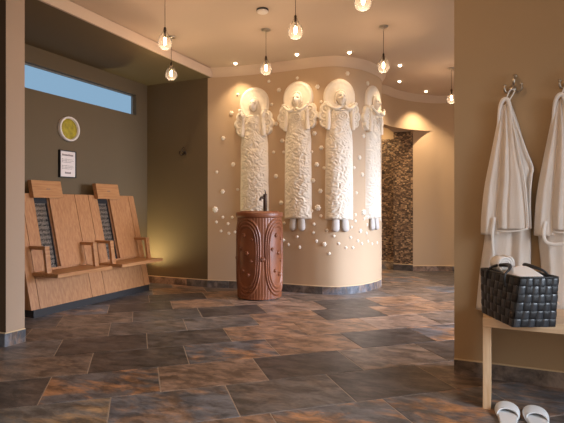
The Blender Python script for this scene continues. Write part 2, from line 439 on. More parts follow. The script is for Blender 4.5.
# cornices
def cornice(name, path, flip=1):
    bm = B()
    prof = [(0, ZA), (.006, ZA), (.012, ZA+.03), (.026, ZA+.062), (.048, ZA+.088), (.052, ZC), (0, ZC)]
    L = [offs(path, d*flip) for d, z in prof]
    V = [[bm.verts.new((p[0], p[1], z)) for p in L[k]] for k, (d, z) in enumerate(prof)]
    n = len(prof)
    for k in range(n):
        for i in range(len(path)-1):
            bm.faces.new((V[k][i], V[k][i+1], V[(k+1) % n][i+1], V[(k+1) % n][i]))
    for i in (0, -1): bm.faces.new([V[k][i] for k in range(n)])
    o = struct(name, bm, M['trim'], True); o.modifiers.new('edges', 'EDGE_SPLIT').split_angle = math.radians(40)
cornice('trim_1', [(-3.085, 4.862)]+[p for p in CW if p[0] > -3.07 or p[1] > 5])
cornice('trim_2', HC)
bm = B(); box(bm, -3.085, -3.062, 2.388, 4.862, ZA-.002, ZC-.004, .003); struct('trim_3', bm, M['trim'])

# baseboards of slate strips with a cream joint on top, painting in the lit edge
def baseboard(name, path, h=.083, th=.012, keys=('grey', 'dark', 'rust', 'brown')):
    bm = B(); lt, lv = cell_attrs(bm)
    out = offs(path, th); out2 = offs(path, th*.8); i = 0; acc = 0; key = keys[0]; ki = 0
    st = R.getstate()
    def seg(A, B_, i, z0, z1, key, mi):
        nonlocal st
        v = [bm.verts.new((p[0], p[1], z)) for p in (path[i], path[i+1]) for z in (z0, z1)]+[bm.verts.new((p[0], p[1], z)) for p in (A[i], A[i+1]) for z in (z0, z1)]
        fs = [bm.faces.new([v[k] for k in q]) for q in ((4, 6, 7, 5), (1, 5, 7, 3), (0, 2, 6, 4))]
        if i == 0 or mi == 0: fs.append(bm.faces.new([v[k] for k in (0, 4, 5, 1)]))
        if i == len(path)-2 or mi == 0: fs.append(bm.faces.new([v[k] for k in (2, 3, 7, 6)]))
        for f in fs:
            f.material_index = mi
            if mi == 0: R.setstate(st); paint(f, lt, lv, key)
    for i in range(len(path)-1):
        d = math.hypot(path[i+1][0]-path[i][0], path[i+1][1]-path[i][1])
        acc += d
        seg(out, None, i, 0, h, keys[ki % len(keys)], 0)
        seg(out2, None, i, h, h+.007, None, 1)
        if acc > .56: acc = 0; ki += 1; R.random(); st = R.getstate()
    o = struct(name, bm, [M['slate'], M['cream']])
def line(a, b, n):
    return [(a[0]+(b[0]-a[0])*i/n, a[1]+(b[1]-a[1])*i/n) for i in range(n+1)]
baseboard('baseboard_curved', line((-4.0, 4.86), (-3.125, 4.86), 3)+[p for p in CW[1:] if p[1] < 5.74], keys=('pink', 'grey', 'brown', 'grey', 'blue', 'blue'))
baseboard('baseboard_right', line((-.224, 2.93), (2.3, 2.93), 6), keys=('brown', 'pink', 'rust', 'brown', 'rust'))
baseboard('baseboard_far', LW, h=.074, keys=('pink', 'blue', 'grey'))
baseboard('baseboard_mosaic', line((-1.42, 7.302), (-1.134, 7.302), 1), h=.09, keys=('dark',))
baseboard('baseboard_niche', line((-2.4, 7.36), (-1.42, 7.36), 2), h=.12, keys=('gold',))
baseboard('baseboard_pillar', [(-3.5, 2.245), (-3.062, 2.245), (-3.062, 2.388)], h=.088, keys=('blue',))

# ------------------------------------------------------------------ wooden wall seats in the alcove
def pd(z, off=0.): return .41-.24*(z-.07)/1.005+off
def slab(bm, s0, s1, z0, z1, th, off=0., bev=.002):
    """board lying on the leaning back plane, local x = out from the wall"""
    vs = box(bm, -th, 0, s0, s1, 0, 1, bev)
    for v in vs:
        k = v.co.z; z = z0+(z1-z0)*k
        v.co.x = pd(z)+off+v.co.x; v.co.z = z
def seat_unit(y0, label, left_end, right_end):
    t = thing('wall_chair', label, 'chair', (XW, y0, 0))
    bm = B(); w = .765
    slab(bm, 0, .084, .07, 1.075, .03); slab(bm, .0895, .205, .07, 1.075, .03); slab(bm, .345, .674, .07, 1.075, .03); slab(bm, .6795, w, .07, 1.075, .03)
    slab(bm, .205, .345, .07, .40, .03); slab(bm, .205, .345, 1.045, 1.075, .03)
    obj('back_panel', bm, M['oak'], t)
    bm = B(); slab(bm, .205, .345, .40, 1.045, .008, -.022)
    obj('beaded_mat', bm, M['beads'], t, label='grey beaded strip in a slot')
    bm = B(); slab(bm, .206, .344, .985, 1.044, .012, -.004); slab(bm, .206, .213, .40, .985, .012, -.008); slab(bm, .337, .344, .40, .985, .012, -.008); obj('slot_frame', bm, M['dark'], t)
    bm = B(); box(bm, .26, .40, .03 if left_end else 0, w, 0, .07); obj('plinth', bm, M['plinth'], t)
    bm = B(); slab(bm, .352, .64, .405, 1.074, .024, .028, .003); obj('backrest', bm, M['oak'], t)
    bm = B(); slab(bm, .168, .49, 1.035, 1.195, .05, .052, .004); h = obj('headrest', bm, M['oak_h'], t)
    bm = B()
    for i in range(5): slab(bm, .315+i*.009, .321+i*.009, 1.113, 1.121+.004*(i % 2), .002, .0525, 0)
    obj('mark', bm, M['ink'], h)
    bm = B(); box(bm, pd(.37)-.005, .645, .065, .695, .352, .384, .004); obj('seat', bm, M['oak_h'], t)
    for s in (.072, .612):
        bm = B()
        box(bm, pd(.6)-.01, .485, s, s+.046, .582, .611, .003)
        vs = box(bm, .456, .486, s, s+.046, .383, .583, .003)
        for v in vs: v.co.x += (.583-v.co.z)*.14
        obj('armrest', bm, M['oak_h'], t)
    for flag, s in ((left_end, .004), (right_end, w-.024)):
        if flag:
            bm = B(); a = [(pd(.07)-.03, .07), (pd(1.06)-.03, 1.06), (.03, 1.06), (.03, .07)]
            lo = [bm.verts.new((x, s, z)) for x, z in a]; hi = [bm.verts.new((x, s+.02, z)) for x, z in a]
            bm.faces.new(lo); bm.faces.new(hi[::-1])
            for i in range(4): bm.faces.new((lo[i], lo[(i+1) % 4], hi[(i+1) % 4], hi[i]))
            obj('end_panel', bm, M['oak'], t)
    return t
seat_unit(2.88, 'oak wall seat with armrests nearest the left pillar, under the framed notice', True, False)
seat_unit(3.645, 'oak wall seat with armrests nearest the room corner, farther from the pillar', False, True)

# wall pieces in the alcove
t = thing('wall_ornament', 'round wall piece with a white rim and mottled yellow face on the olive wall', 'wall decoration', (XW, 3.63, 1.748))
def lathe_x(bm, prof, n=40, cap=True):
    L = lathe(bm, prof, n, cap=cap)
    for ring in L:
        for v in ring: v.co = Vector((v.co.z, v.co.x, v.co.y))
bm = B(); lathe_x(bm, [(.124, .0), (.126, .035), (.12, .04), (.112, .04), (.106, .03), (.104, .012)], cap=False); obj('rim', bm, M['white'], t, True)
bm = B(); lathe_x(bm, [(.108, .0), (.108, .014), (.06, .018), (.003, .019)]); obj('face', bm, M['moss'], t, True)
t = thing('framed_notice', 'small framed paper notice on the olive wall below the round piece', 'sign', (XW, 3.612, 1.387))
bm = B()
for a in ((-.102, .102, .129, .137), (-.102, .102, -.137, -.129), (-.102, -.094, -.137, .137), (.094, .102, -.137, .137)): box(bm, 0, .03, *a)
obj('frame', bm, M['dark'], t)
bm = B(); box(bm, .004, .022, -.095, .095, -.13, .13); p = obj('paper', bm, M['paper'], t)
def text_line(z0, z1, y0, n, w, step):
    bm = B()
    for i in range(n): box(bm, .0221, .0227, y0+i*step, y0+i*step+w, z0, z1+(.004 if i in (0, 5) else 0))
    obj('text_line', bm, M['ink'], p)
text_line(.082, .098, -.07, 9, .012, .0155)
for z, n in ((.045, 15), (.030, 16), (.015, 13), (-.02, 15), (-.035, 16), (-.05, 14)): text_line(z, z+.0035, -.073, n, .0068, .0092)
text_line(-.098, -.083, -.036, 6, .010, .0125)

# ------------------------------------------------------------------ wall hooks
def hook(label, loc, rotz, m):
    """local -y points out from the wall"""
    t = thing('wall_hook', label, 'hook', loc, rotz, None)
    bm = B(); L = lathe(bm, [(.019, 0), (.019, .005), (.012, .009), (.003, .010)], 20)
    for ring in L:
        for v in ring: v.co = Vector((v.co.x, -v.co.z, v.co.y))
    obj('wall_plate', bm, m, t, True)
    bm = B(); pts = catmull([(0, -.006, .0), (.002, -.035, .004), (.004, -.056, .022), (.006, -.056, .046), (.010, -.044, .058)], 5)
    tube(bm, pts, [.0075-.002*math.sin(PI*i/(len(pts)-1))*.3 for i in range(len(pts))], 10)
    bmesh.ops.create_uvsphere(bm, u_segments=12, v_segments=8, radius=.0115, matrix=Matrix.Translation((.011, -.042, .060)))
    obj('prong', bm, m, t, True)
    for s in (-1, 1):
        bm = B(); pts = catmull([(0, -.006, -.004), (s*.014, -.02, -.020), (s*.032, -.042, -.024), (s*.042, -.052, -.008), (s*.040, -.05, .010)], 5)
        tube(bm, pts, .006, 10)
        bmesh.ops.create_uvsphere(bm, u_segments=10, v_segments=8, radius=.0085, matrix=Matrix.Translation((s*.040, -.05, .012)))
        obj('prong', bm, m, t, True)
    return t
hook('empty metal coat hook on the dark olive back wall', (-3.448, 4.86, 1.60), 0, M['bronze'])
hook('metal coat hook holding the bathrobe that hangs in full view', (.078, 2.93, 1.60), 0, M['metal'])
hook('metal coat hook cut by the right photo edge above the second bathrobe', (.338, 2.93, 1.60), 0, M['metal'])

# ------------------------------------------------------------------ plaster angels on the curved wall
def angel(s0, label, dz=0., arms=True, seed=0, hw=.16, wing_z=0.):
    base, nrm = cw(s0)
    org = Vector((base.x, base.y, .67))
    t = thing('angel_relief', label, 'relief', org)
    def W(x, y, z):
        p, n = cw(s0+x); return p+n*y+Vector((0, 0, z+dz))-org
    sd = Vector((seed*7.3, seed*3.1, 0))
    # halo: arched slab with a soft raised border
    def half(z):          # half width of the halo at height z
        k = (z-2.145)/.19
        return .182*math.sqrt(max(0., 1-abs(k)**2.2)) if z > 2.145 else .182-.06*((2.145-z)/.2)**2
    bm = B(); n = 33; rows = []
    zs = [1.96+.375*(1-(1-i/26)**1.6) for i in range(27)]
    for z in zs:
        hwid = max(half(z), .004); row = []
        for i in range(n):
            u = -1+2*i/(n-1); x = hwid*u
            e = max(abs(u), (z-2.145)/.19 if z > 2.145 else 0)
            rr = math.sqrt((x/.182)**2+((z-2.145)/.19)**2)
            y = .026*(1-max(0, rr-.82)**2*18*.6)+.006*math.exp(-((rr-.86)/.09)**2)-.006*math.exp(-(rr/.5)**2)
            if abs(u) == 1 or z == zs[-1]: y = .0
            y = max(y, 0.)+.004*noise.noise(Vector((x*40, z*40, 0))+sd)*(abs(u) < 1)
            row.append(bm.verts.new(W(x, y, z)))
        rows.append(row)
    for a, b in zip(rows, rows[1:]):
        for i in range(n-1): bm.faces.new((a[i], a[i+1], b[i+1], b[i]))
    obj('halo', bm, M['plaster_s'], t, True)
    # head
    bm = B()
    def hd(u, v):
        th = u*2*PI; rho = v
        x = .052*math.cos(th)*rho; zz = .078*math.sin(th)*rho
        if zz < 0: x *= 1-.35*(-zz/.078)**1.5
        y = .03+.058*math.sqrt(max(0., 1-rho*rho))
        y += .024*math.exp(-(x/.010)**2-((zz+.006)/.020)**2)           # nose
        y -= .020*(math.exp(-((x-.021)/.012)**2-((zz-.014)/.009)**2)+math.exp(-((x+.021)/.012)**2-((zz-.014)/.009)**2))   # eyes
        y += .006*math.exp(-((abs(x)-.020)/.013)**2-((zz-.028)/.006)**2)
        y += .007*math.exp(-(x/.016)**2-((zz+.036)/.007)**2)-.006*math.exp(-(x/.018)**2-((zz+.045)/.006)**2)  # mouth
        return W(x, y, 2.125+zz)
    grid(bm, 40, 18, lambda u, v: hd(u, 1-v), True)
    h = obj('head', bm, M['plaster_s'], t, True)
    bm = B()                                                              # hair framing the face
    for s in (-1, 1):
        pts = catmull([(s*.004, 2.208), (s*.036, 2.195), (s*.054, 2.152), (s*.057, 2.10), (s*.046, 2.062)], 5)
        tube(bm, [W(x, .036, z) for x, z in pts], [.013-.005*i/(len(pts)-1) for i in range(len(pts))], 8)
    obj('hair', bm, M['plaster'], h, True)
    # robe
    prof = [(0., .108), (.10, .118), (.18, .142), (.28, .155), (.5, .157), (.8, .161), (1., hw)]
    z1, z0 = 2.015, .808
    def rb(u, v):
        k = -1+2*u; hwid = interp(prof, v)[0]*(1.09 if not arms else 1.02); z = z1+(z0-z1)*v
        x = hwid*k*(1+.015*noise.noise(Vector((k*3, z*9, 5))+sd))
        bulge = .062*(1-abs(k)**2.6)
        q = Vector((x*26, z*26, 0))+sd
        wv = Vector((noise.noise(q*.6), noise.noise(q*.6+Vector((9, 9, 9))), 0))
        rel = 1-abs(noise.noise(q*.9+wv*1.5))*2.6
        rel2 = noise.noise(q*2.2+wv)
        amp = .0085 if v > .06 else .003
        y = bulge+(amp*max(rel, -.6)+.0035*rel2)*min(1., (1-abs(k))*6)
        if v > .985: y *= max(.0, (1-v)/.015)*.55+.45
        if v >= .9999: y *= .3
        if abs(k) > .9999: y = 0.
        return W(x, max(y, 0), z)
    bm = B(); grid(bm, 56, 190, rb); obj('robe', bm, M['plaster'], t, True)
    # wings: lobed, scrolled
    for s in (-1, 1):
        lob = [(.150, 2.015+wing_z, .072, .070), (.172, 1.940+wing_z, .074, .066), (.160, 1.865+wing_z, .062, .060)]
        bm = B(); ng = 30; V = {}
        def wy(x, z):
            b = 0.
            for (cx, cz, rx, rz) in lob:
                d = ((x-cx)/rx)**2+((z-cz)/rz)**2
                b = max(b, 1-d)
            return b
        xs = [.08+.172*i/ng for i in range(ng+1)]; zz = [1.79+wing_z+.31*j/44 for j in range(45)]
        for i, x in enumerate(xs):
            for j, z in enumerate(zz):
                b = wy(x, z)
                if b <= -.10: continue
                y = .040*min(1., max(0, b)*4)**.5
                if b > .08:
                    for (cx, cz, rx, rz) in lob:
                        r2 = math.hypot((x-cx), (z-cz)); an = math.atan2(z-cz, (x-cx))
                        if r2 < .055: y += .0085*math.sin(r2*190+an*1.)*min(1, b*3)*.8; break
                if b < .03: y = -.004
                V[i, j] = bm.verts.new(W(s*x, y, z))
        for i in range(ng):
            for j in range(44):
                q = [(i, j), (i+1, j), (i+1, j+1), (i, j+1)]
                if all(k in V for k in q): bm.faces.new([V[k] for k in q])
        obj('wing', bm, M['plaster'], t, True)
        # draped sleeve beside the chest
        bm = B(); pts = [(s*.122, 2.045), (s*.124, 1.98), (s*.124, 1.90), (s*.128, 1.83), (s*.134, 1.785)]
        if not arms: pts = [(s*.118, 2.03), (s*.122, 1.95), (s*.126, 1.88), (s*.132, 1.81), (s*.130, 1.77)]
        pts = catmull(pts, 5); n_ = len(pts)
        tube(bm, [W(x, .040, z) for x, z in pts], [.012+.016*math.sin(PI*min(1, i/(n_-1)*.70)) for i in range(n_)], 10)
        obj('sleeve', bm, M['plaster_s'], t, True)
        # forearm with hand raised beside the head
        bm = B()
        if arms: pts = [(s*.018, .088, 2.022), (s*.05, .096, 2.000), (s*.095, .092, 2.012), (s*.140, .074, 2.052)]
        else: pts = [(s*.125, .06, 1.985), (s*.13, .068, 2.01), (s*.14, .066, 2.035), (s*.150, .06, 2.052)]
        pts = catmull(pts, 5); n_ = len(pts)
        tube(bm, [W(*p) for p in pts], [.019-.005*i/(n_-1) for i in range(n_)], 10)
        a = obj('arm', bm, M['plaster_s'], t, True)
        bm = B(); e = pts[-1]
        for k in range(4):
            an = math.radians(20+k*22); L_ = (.030, .036, .035, .028)[k]
            tube(bm, [W(e[0], e[1], e[2]), W(e[0]+s*L_*.6*math.cos(an), e[1]+.006, e[2]+L_*.6*math.sin(an)), W(e[0]+s*L_*math.cos(an), e[1]-.004, e[2]+L_*math.sin(an))], [.009, .0075, .005], 7)
        tube(bm, [W(e[0], e[1], e[2]), W(e[0]-s*.012, e[1]+.008, e[2]+.016), W(e[0]-s*.014, e[1]+.006, e[2]+.027)], [.009, .0075, .005], 7)
        obj('hand', bm, M['plaster_s'], a, True)
        # bare foot pointing down under the hem
        bm = B()
        def ft(u, v):
            th = u*2*PI; zt = v; w = .030+.012*math.sin(PI*min(1, zt*.62+.12)); w *= math.sqrt(max(0, 1-max(0, zt-.72)**2/.0784))
            return W(s*(.049+.006*zt)+w*math.cos(th), .022+(.020+.008*zt)*(math.sin(th)*.9)*(w/.034) , .815-.138*zt)
        grid(bm, 20, 18, lambda u, v: ft(u, v*.999), True)
        obj('foot', bm, M['feet'], t, True)
    # neck trim and breast medallion
    bm = B(); ww = .062 if arms else .074
    pts = [W(-ww+2*ww*i/16, .072+.012*math.sin(PI*i/16), 1.998-(.014*math.sin(PI*i/16) if arms else .004)) for i in range(17)]
    tube(bm, pts, .0075, 8)
    for i in range(13): 
        k = (i-6)/6; bmesh.ops.create_uvsphere(bm, u_segments=8, v_segments=6, radius=.0085, matrix=Matrix.Translation(W(ww*k, .086-.012*k*k, 1.988)))
    obj('neck_trim', bm, M['plaster_s'], t, True)
    if arms:
        bm = B(); ang = [i/24*2*PI for i in range(24)]
        tube(bm, [W(.012+.040*math.cos(a), .068, 1.925+.040*math.sin(a)) for a in ang], .007, 7, closed=True)
        tube(bm, [W(.012+.018*math.cos(a), .070, 1.925+.018*math.sin(a)) for a in ang], .006, 7, closed=True)
        obj('medallion', bm, M['plaster_s'], t, True)
    return t
def s_at(px, py): return wall_hit(px, py)[0]
angel(s_at(254.5, 110), 'white plaster angel behind the brown washstand, leftmost of the four', -.012, False, 1, .160, -.02)
angel(s_at(298.0, 110), 'white plaster angel with a ring on its chest, just right of the washstand', .008, True, 2)
angel(s_at(340.0, 110), 'white plaster angel facing front with no ornament to its right but the edge-on one', .0, True, 3)
angel(s_at(372.8, 110), 'white plaster angel seen edge-on where the curved wall turns away', .004, True, 4)

# ------------------------------------------------------------------ plaster rosettes
def rosette_mesh(name, r, petals):
    bm = B()
    def fn(u, v):
        th = u*2*PI; rho = v
        rr = r*rho*(1+.10*math.cos(petals*th)*rho)
        y = r*.62*math.sqrt(max(0., 1-rho**2.2))+r*.10*math.sin(rho*9+th*petals*.0+1.)*math.cos(petals*th*.5)**2*(rho < .95)
        if rho > .999: y = 0
        return (rr*math.cos(th), -y, rr*math.sin(th))
    grid(bm, 32, 9, lambda u, v: fn(u, max(v, .02)), True)
    bmesh.ops.recalc_face_normals(bm, faces=bm.faces)
    me = bpy.data.meshes.new(name); bm.to_mesh(me); bm.free()
    me.materials.append(M['plaster_s']); me.polygons.foreach_set('use_smooth', [True]*len(me.polygons))
    return me
RM = {'s': rosette_mesh('small_rosette', .0175, 5), 'm': rosette_mesh('rosette', .025, 6), 'l': rosette_mesh('large_rosette', .034, 7)}
AREAS = [
 ('left of the leftmost angel', [(237.9, 94.5, 's'), (231.5, 113, 'm'), (223.2, 138.2, 'm'), (233.1, 164.4, 'm'), (216.8, 172, 's'), (222.7, 191.5, 'm'), (237.7, 189.5, 's'),
   (215.2, 209.5, 'l'), (222.7, 217.3, 's'), (232.2, 217.3, 's'), (216.3, 222.1, 's'), (228, 223.7, 's'), (220.9, 231, 's'), (228.8, 233.3, 's'), (235, 232, 's')]),
 ('right of the leftmost angel', [(268.8, 81.4, 's'), (279, 90, 'm'), (271.7, 104.4, 's'), (275.9, 123.8, 'm'), (282.2, 140.8, 'm'), (273.6, 152.2, 's'), (283.6, 152, 's'),
   (275.9, 176.2, 'm'), (281.1, 202.9, 'm'), (284.2, 223.2, 's'), (283.4, 240, 's'), (288.3, 244.5, 's')]),
 ('under the second angel from the left', [(297, 236.7, 's'), (299.5, 247.1, 's')]),
 ('between the two middle angels', [(297.2, 78.0, 's'), (317.4, 86.8, 'm'), (321.2, 101.8, 's'), (314.3, 133.4, 'm'), (321.2, 147.8, 'm'), (311.6, 151.8, 's'), (316.7, 164.6, 'm'),
   (323.9, 168, 's'), (313, 180.6, 'm'), (320.2, 191, 'm'), (317.7, 207.8, 'l'), (311.8, 210.9, 's'), (320.9, 215.9, 's'), (313.9, 224.1, 's'), (313.3, 232.6, 's'), (316.4, 241, 's')]),
 ('under the third angel\'s feet', [(326.8, 230.2, 's'), (333.9, 236.1, 's'), (324.1, 244.2, 'm'), (338.8, 243.6, 's'), (346, 247.7, 's'), (329, 253.6, 's')]),
 ('left of the edge-on angel', [(347.4, 73.4, 'm'), (367.5, 83.3, 'm'), (363.3, 136, 'm'), (359.3, 157.5, 'm'), (354.2, 167.6, 's'), (362.1, 174.6, 'm'), (356.5, 192.8, 's'),
   (363.4, 212.2, 'l'), (355.5, 214.7, 's'), (364.1, 219, 's'), (355.3, 221, 's'), (351.3, 227.1, 's'), (360.2, 231, 'm'), (350.7, 237.5, 's'), (357.8, 240.8, 's'), (361.7, 243.6, 's'), (352.9, 247.7, 's')]),
 ('near the edge-on angel\'s hem', [(380.4, 108.5, 's'), (380.2, 203.9, 's'), (380.0, 219.4, 's'), (367.2, 224.9, 's'), (366.4, 233.2, 's'), (367.8, 241.2, 's'), (371.9, 243.8, 's'), (377, 242.8, 's')])]
SZ = {'s': 'small', 'm': 'medium', 'l': 'large'}
for where, pts in AREAS:
    pts = sorted(pts, key=lambda p: p[1])
    for i, (px, py, k) in enumerate(pts):
        hit = wall_hit(px, py)
        if hit is None: continue
        p, n = cw(hit[0])
        o = bpy.data.objects.new('plaster_rosette', RM[k]); COL.objects.link(o)
        o.location = (p.x, p.y, hit[1]); o.rotation_euler = (0, 0, math.atan2(n.y, n.x)+PI/2)
        pos = 'topmost' if i == 0 else ('lowest' if i == len(pts)-1 else ordinal(i+1)+' from the top')
        tag(o, '%s white plaster rosette, %s of those %s' % (SZ[k], pos, where), 'wall decoration', 'plaster rosettes on the curved wall')

# ------------------------------------------------------------------ carved washstand
BX, BY = -2.289, 4.558
t = thing('washstand', 'carved reddish brown cylindrical washstand in front of the leftmost plaster angel', 'washbasin', (BX, BY, 0))
face = math.atan2(-BY, -BX)+math.radians(8)
bm = B(); RB = .231
NA, NZ = 288, 130
def body(u, v):
    th = u*2*PI; z = .012+.838*v
    r = RB+.004*math.sin(PI*v)
    d = (th-face) % (PI/2)-PI/4          # angle from the nearest panel centre
    zz = (z-.44)/.385
    hwid = .60-.20*math.exp(-((zz-.25)/.34)**2)*1.0+.06*zz*zz   # panel half width, waist in the strip
    hwid = .665+.035*zz-.03*zz*zz
    q = (abs(d)/hwid)**2.3+abs(zz)**3.6
    q = q**(1/2.3)
    y = 0.
    if q < 1.06:
        y += .0125*(.5+.5*math.cos((q-1.0)*2*PI/.135))*(1 if q > .70 else math.exp(-((.70-q)/.05)**2))
    if q < .68: y -= .003
    if q > 1.02: y += .003*math.cos(d*48)*.5
    return (math.cos(th)*(r+y), math.sin(th)*(r+y), z)
grid(bm, NA, NZ, body, True)
obj('body', bm, M['brownclay'], t, True)
def boss(th, z, r):
    bm = B()
    c = Vector((math.cos(th)*(RB+.002), math.sin(th)*(RB+.002), z)); nrm = Vector((math.cos(th), math.sin(th), 0)); tg = Vector((-math.sin(th), math.cos(th), 0))
    def fn(u, v):
        a = u*2*PI; rr = r*v*(1+.12*math.cos(6*a)*v)
        h = r*.75*math.sqrt(max(0, 1-v**2))+r*.12*math.cos(v*10)*(v < .9)
        return c+tg*rr*math.cos(a)+Vector((0, 0, rr*math.sin(a)))+nrm*h
    grid(bm, 24, 8, lambda u, v: fn(u, max(v, .03)), True)
    obj('flower_boss', bm, M['brownclay'], t, True)
for k in range(4):
    c = face+PI/4+k*PI/2
    for da, z, r in ((-.10, .66, .024), (.06, .48, .025), (.26, .40, .019), (-.16, .30, .021), (.12, .26, .023), (.30, .62, .017), (-.32, .52, .019)):
        boss(c+da, z, r)
    boss(face+k*PI/2, .42, .026)
bm = B(); lathe(bm, [(.226, .838), (.244, .846), (.247, .852), (.247, .888), (.243, .895), (.205, .896), (.204, .906), (.196, .907), (.186, .900), (.15, .872), (.08, .855), (.004, .852)], 64)
obj('rim', bm, M['brownclay'], t, True)
bm = B(); lathe(bm, [(.185, .9005), (.15, .8735), (.08, .8565), (.02, .8535), (.004, .8535)], 48, cap=False); obj('bowl', bm, M['copper'], t, True)
bm = B(); lathe(bm, [(.205, 0), (.205, .014)], 48); obj('foot', bm, M['dark'], t)
fx, fy = -2.287-BX, 4.690-BY
bm = B(); L = [(.024, .895), (.024, .905), (.021, .908), (.0205, 1.05), (.022, 1.07), (.020, 1.088), (.006, 1.092)]
lathe(bm, L, 20, (fx, fy, 0)); tp = obj('tap', bm, M['bronze'], t, True)
sp = Vector((-fx-.0, -fy, 0)).normalized()
sp = (sp+Vector((-.7, 0, 0))).normalized()
bm = B(); p0 = Vector((fx, fy, 1.04)); tube(bm, catmull([p0, p0+sp*.035+Vector((0, 0, .012)), p0+sp*.056+Vector((0, 0, -.002)), p0+sp*.060+Vector((0, 0, -.022))], 5), .014, 10); obj('spout', bm, M['bronze'], tp, True)
bm = B(); tube(bm, [(fx, fy, 1.085), (fx+.002, fy+.008, 1.105), (fx-.012, fy+.014, 1.135)], [.008, .006, .0055], 8); obj('lever', bm, M['bronze'], tp, True)

# ------------------------------------------------------------------ pendant lamps
def pendant_build(drop):
    t = thing('pendant_lamp', 'x', 'lamp', (0, 0, 0))
    bm = B(); lathe(bm, [(.042, 0), (.042, -.008), (.022, -.017), (.005, -.02)], 28); obj('canopy', bm, M['metal'], t, True)
    bm = B(); tube(bm, [(0, 0, -.015), (0, 0, -drop+.105)], .0022, 6); obj('cord', bm, M['bronze'], t, True)
    bm = B(); lathe(bm, [(.004, .115), (.008, .11), (.010, .075), (.010, .040), (.007, .036)], 16, (0, 0, -drop)); obj('lamp_holder', bm, M['bronze'], t, True)
    g = [(.010, .112), (.012, .095), (.018, .075), (.032, .050), (.046, .026), (.054, 0), (.053, -.022), (.043, -.043), (.024, -.056), (.003, -.060)]
    bm = B(); lathe(bm, g, 32, (0, 0, -drop), cap=False); obj('glass_shade', bm, M['glass'], t, True)
    bm = B(); lathe(bm, [(.003, .034), (.008, .030), (.0105, .012), (.0105, -.008), (.007, -.020), (.002, -.024)], 16, (0, 0, -drop)); obj('bulb', bm, M['filament'], t, True)
    return t
def copy_tree(o, parent=None):
    c = o.copy(); COL.objects.link(c)
    if parent: c.parent = parent
    for ch in list(o.children): copy_tree(ch, c)
    return c
DROP = .355; ZB = ZC-DROP
PEND = [((165, 42), 'higher and nearer of the two glass pendant lamps over the alcove edge'),
        ((171.3, 74), 'lower and farther of the two glass pendant lamps over the alcove edge'),
        ((266, 68.5), 'glass pendant lamp hanging in front of the cornice over the leftmost angel'),
        ((295.5, 31), 'glass pendant lamp right of the smoke detector, its cord leaving the top edge'),
        ((363, 1), 'glass pendant lamp cut off by the top photo edge'),
        ((383.5, 66), 'glass pendant lamp hanging before the edge-on angel at the bend of the wall'),
        ((451.5, 98.5), 'glass pendant lamp in the passage, right beside the robe wall')]
proto = None
def light(name, kind, loc, energy, color, **kw):
    l = bpy.data.lights.new(name, kind); l.energy = energy; l.color = color
    for k, v in kw.items(): setattr(l, k, v)
    o = bpy.data.objects.new(name, l); COL.objects.link(o); o.location = loc; return o
WARM = (1., .69, .45)
for i, (p, lab) in enumerate(PEND):
    q = at_z(p[0], p[1], ZB)
    o = pendant_build(DROP) if proto is None else copy_tree(proto)
    proto = proto or o
    o.location = (q.x, q.y, ZC); tag(o, lab, 'lamp', 'glass pendant lamps')
    light('pendant_glow', 'POINT', (q.x, q.y, ZB-.034), 4.5, WARM, shadow_soft_size=.012)

o = copy_tree(proto); o.location = (-.55, 1.15, ZC)  # extra pendant added out of view to brighten the robes
tag(o, 'added unseen glass pendant lamp overhead, nearest the viewer, brightening the bathrobes', 'lamp', 'glass pendant lamps')
light('pendant_glow', 'POINT', (-.55, 1.15, ZB-.034), 20., WARM, shadow_soft_size=.012)  # stronger glow of the added pendant

# recessed downlights
SPOTS = [((235.5, 63), 'small recessed ceiling light above the leftmost angel'), ((297, 54), 'small recessed ceiling light above the angel beside the washstand'),
         ((349.5, 52), 'small recessed ceiling light above the bend of the curved wall'), ((400, 65), 'nearest small recessed ceiling light in the passage'),
         ((399.5, 81), 'middle small recessed ceiling light in the passage'), ((426, 91), 'farthest small recessed ceiling light, near the far curved wall')]
def down_build():
    t = thing('downlight', 'x', 'lamp')
    bm = B(); lathe(bm, [(.018, .0), (.026, -.001), (.028, -.003), (.024, -.004), (.019, -.003)], 24, cap=False); obj('trim_ring', bm, M['white'], t, True)
    bm = B(); lathe(bm, [(.018, -.001), (.0178, -.009), (.0135, -.016), (.007, -.019), (.002, -.020)], 24); obj('lens', bm, M['lens'], t, True)
    return t
dproto = None
for i, (p, lab) in enumerate(SPOTS):
    q = at_z(p[0], p[1], ZC)
    o = down_build() if dproto is None else copy_tree(dproto); dproto = dproto or o
    o.location = (q.x, q.y, ZC); tag(o, lab, 'lamp', 'recessed ceiling lights')
    light('downlight_beam', 'SPOT', (q.x, q.y, ZC-.032), (26, 15, 8, 24, 34, 85)[i], (1., .74, .46), spot_size=math.radians(100), spot_blend=.9, shadow_soft_size=.02)
q = at_z(262.5, 9.5, ZC)
t = thing('smoke_detector', 'white disc smoke detector on the ceiling near the top edge', 'smoke detector', (q.x, q.y, ZC))
bm = B(); lathe(bm, [(.050, 0), (.050, -.012), (.046, -.014)], 32); obj('base', bm, M['dark'], t, True)
bm = B(); lathe(bm, [(.047, -.013), (.047, -.020), (.040, -.028), (.012, -.030), (.003, -.030)], 32); obj('cover', bm, M['white'], t, True)

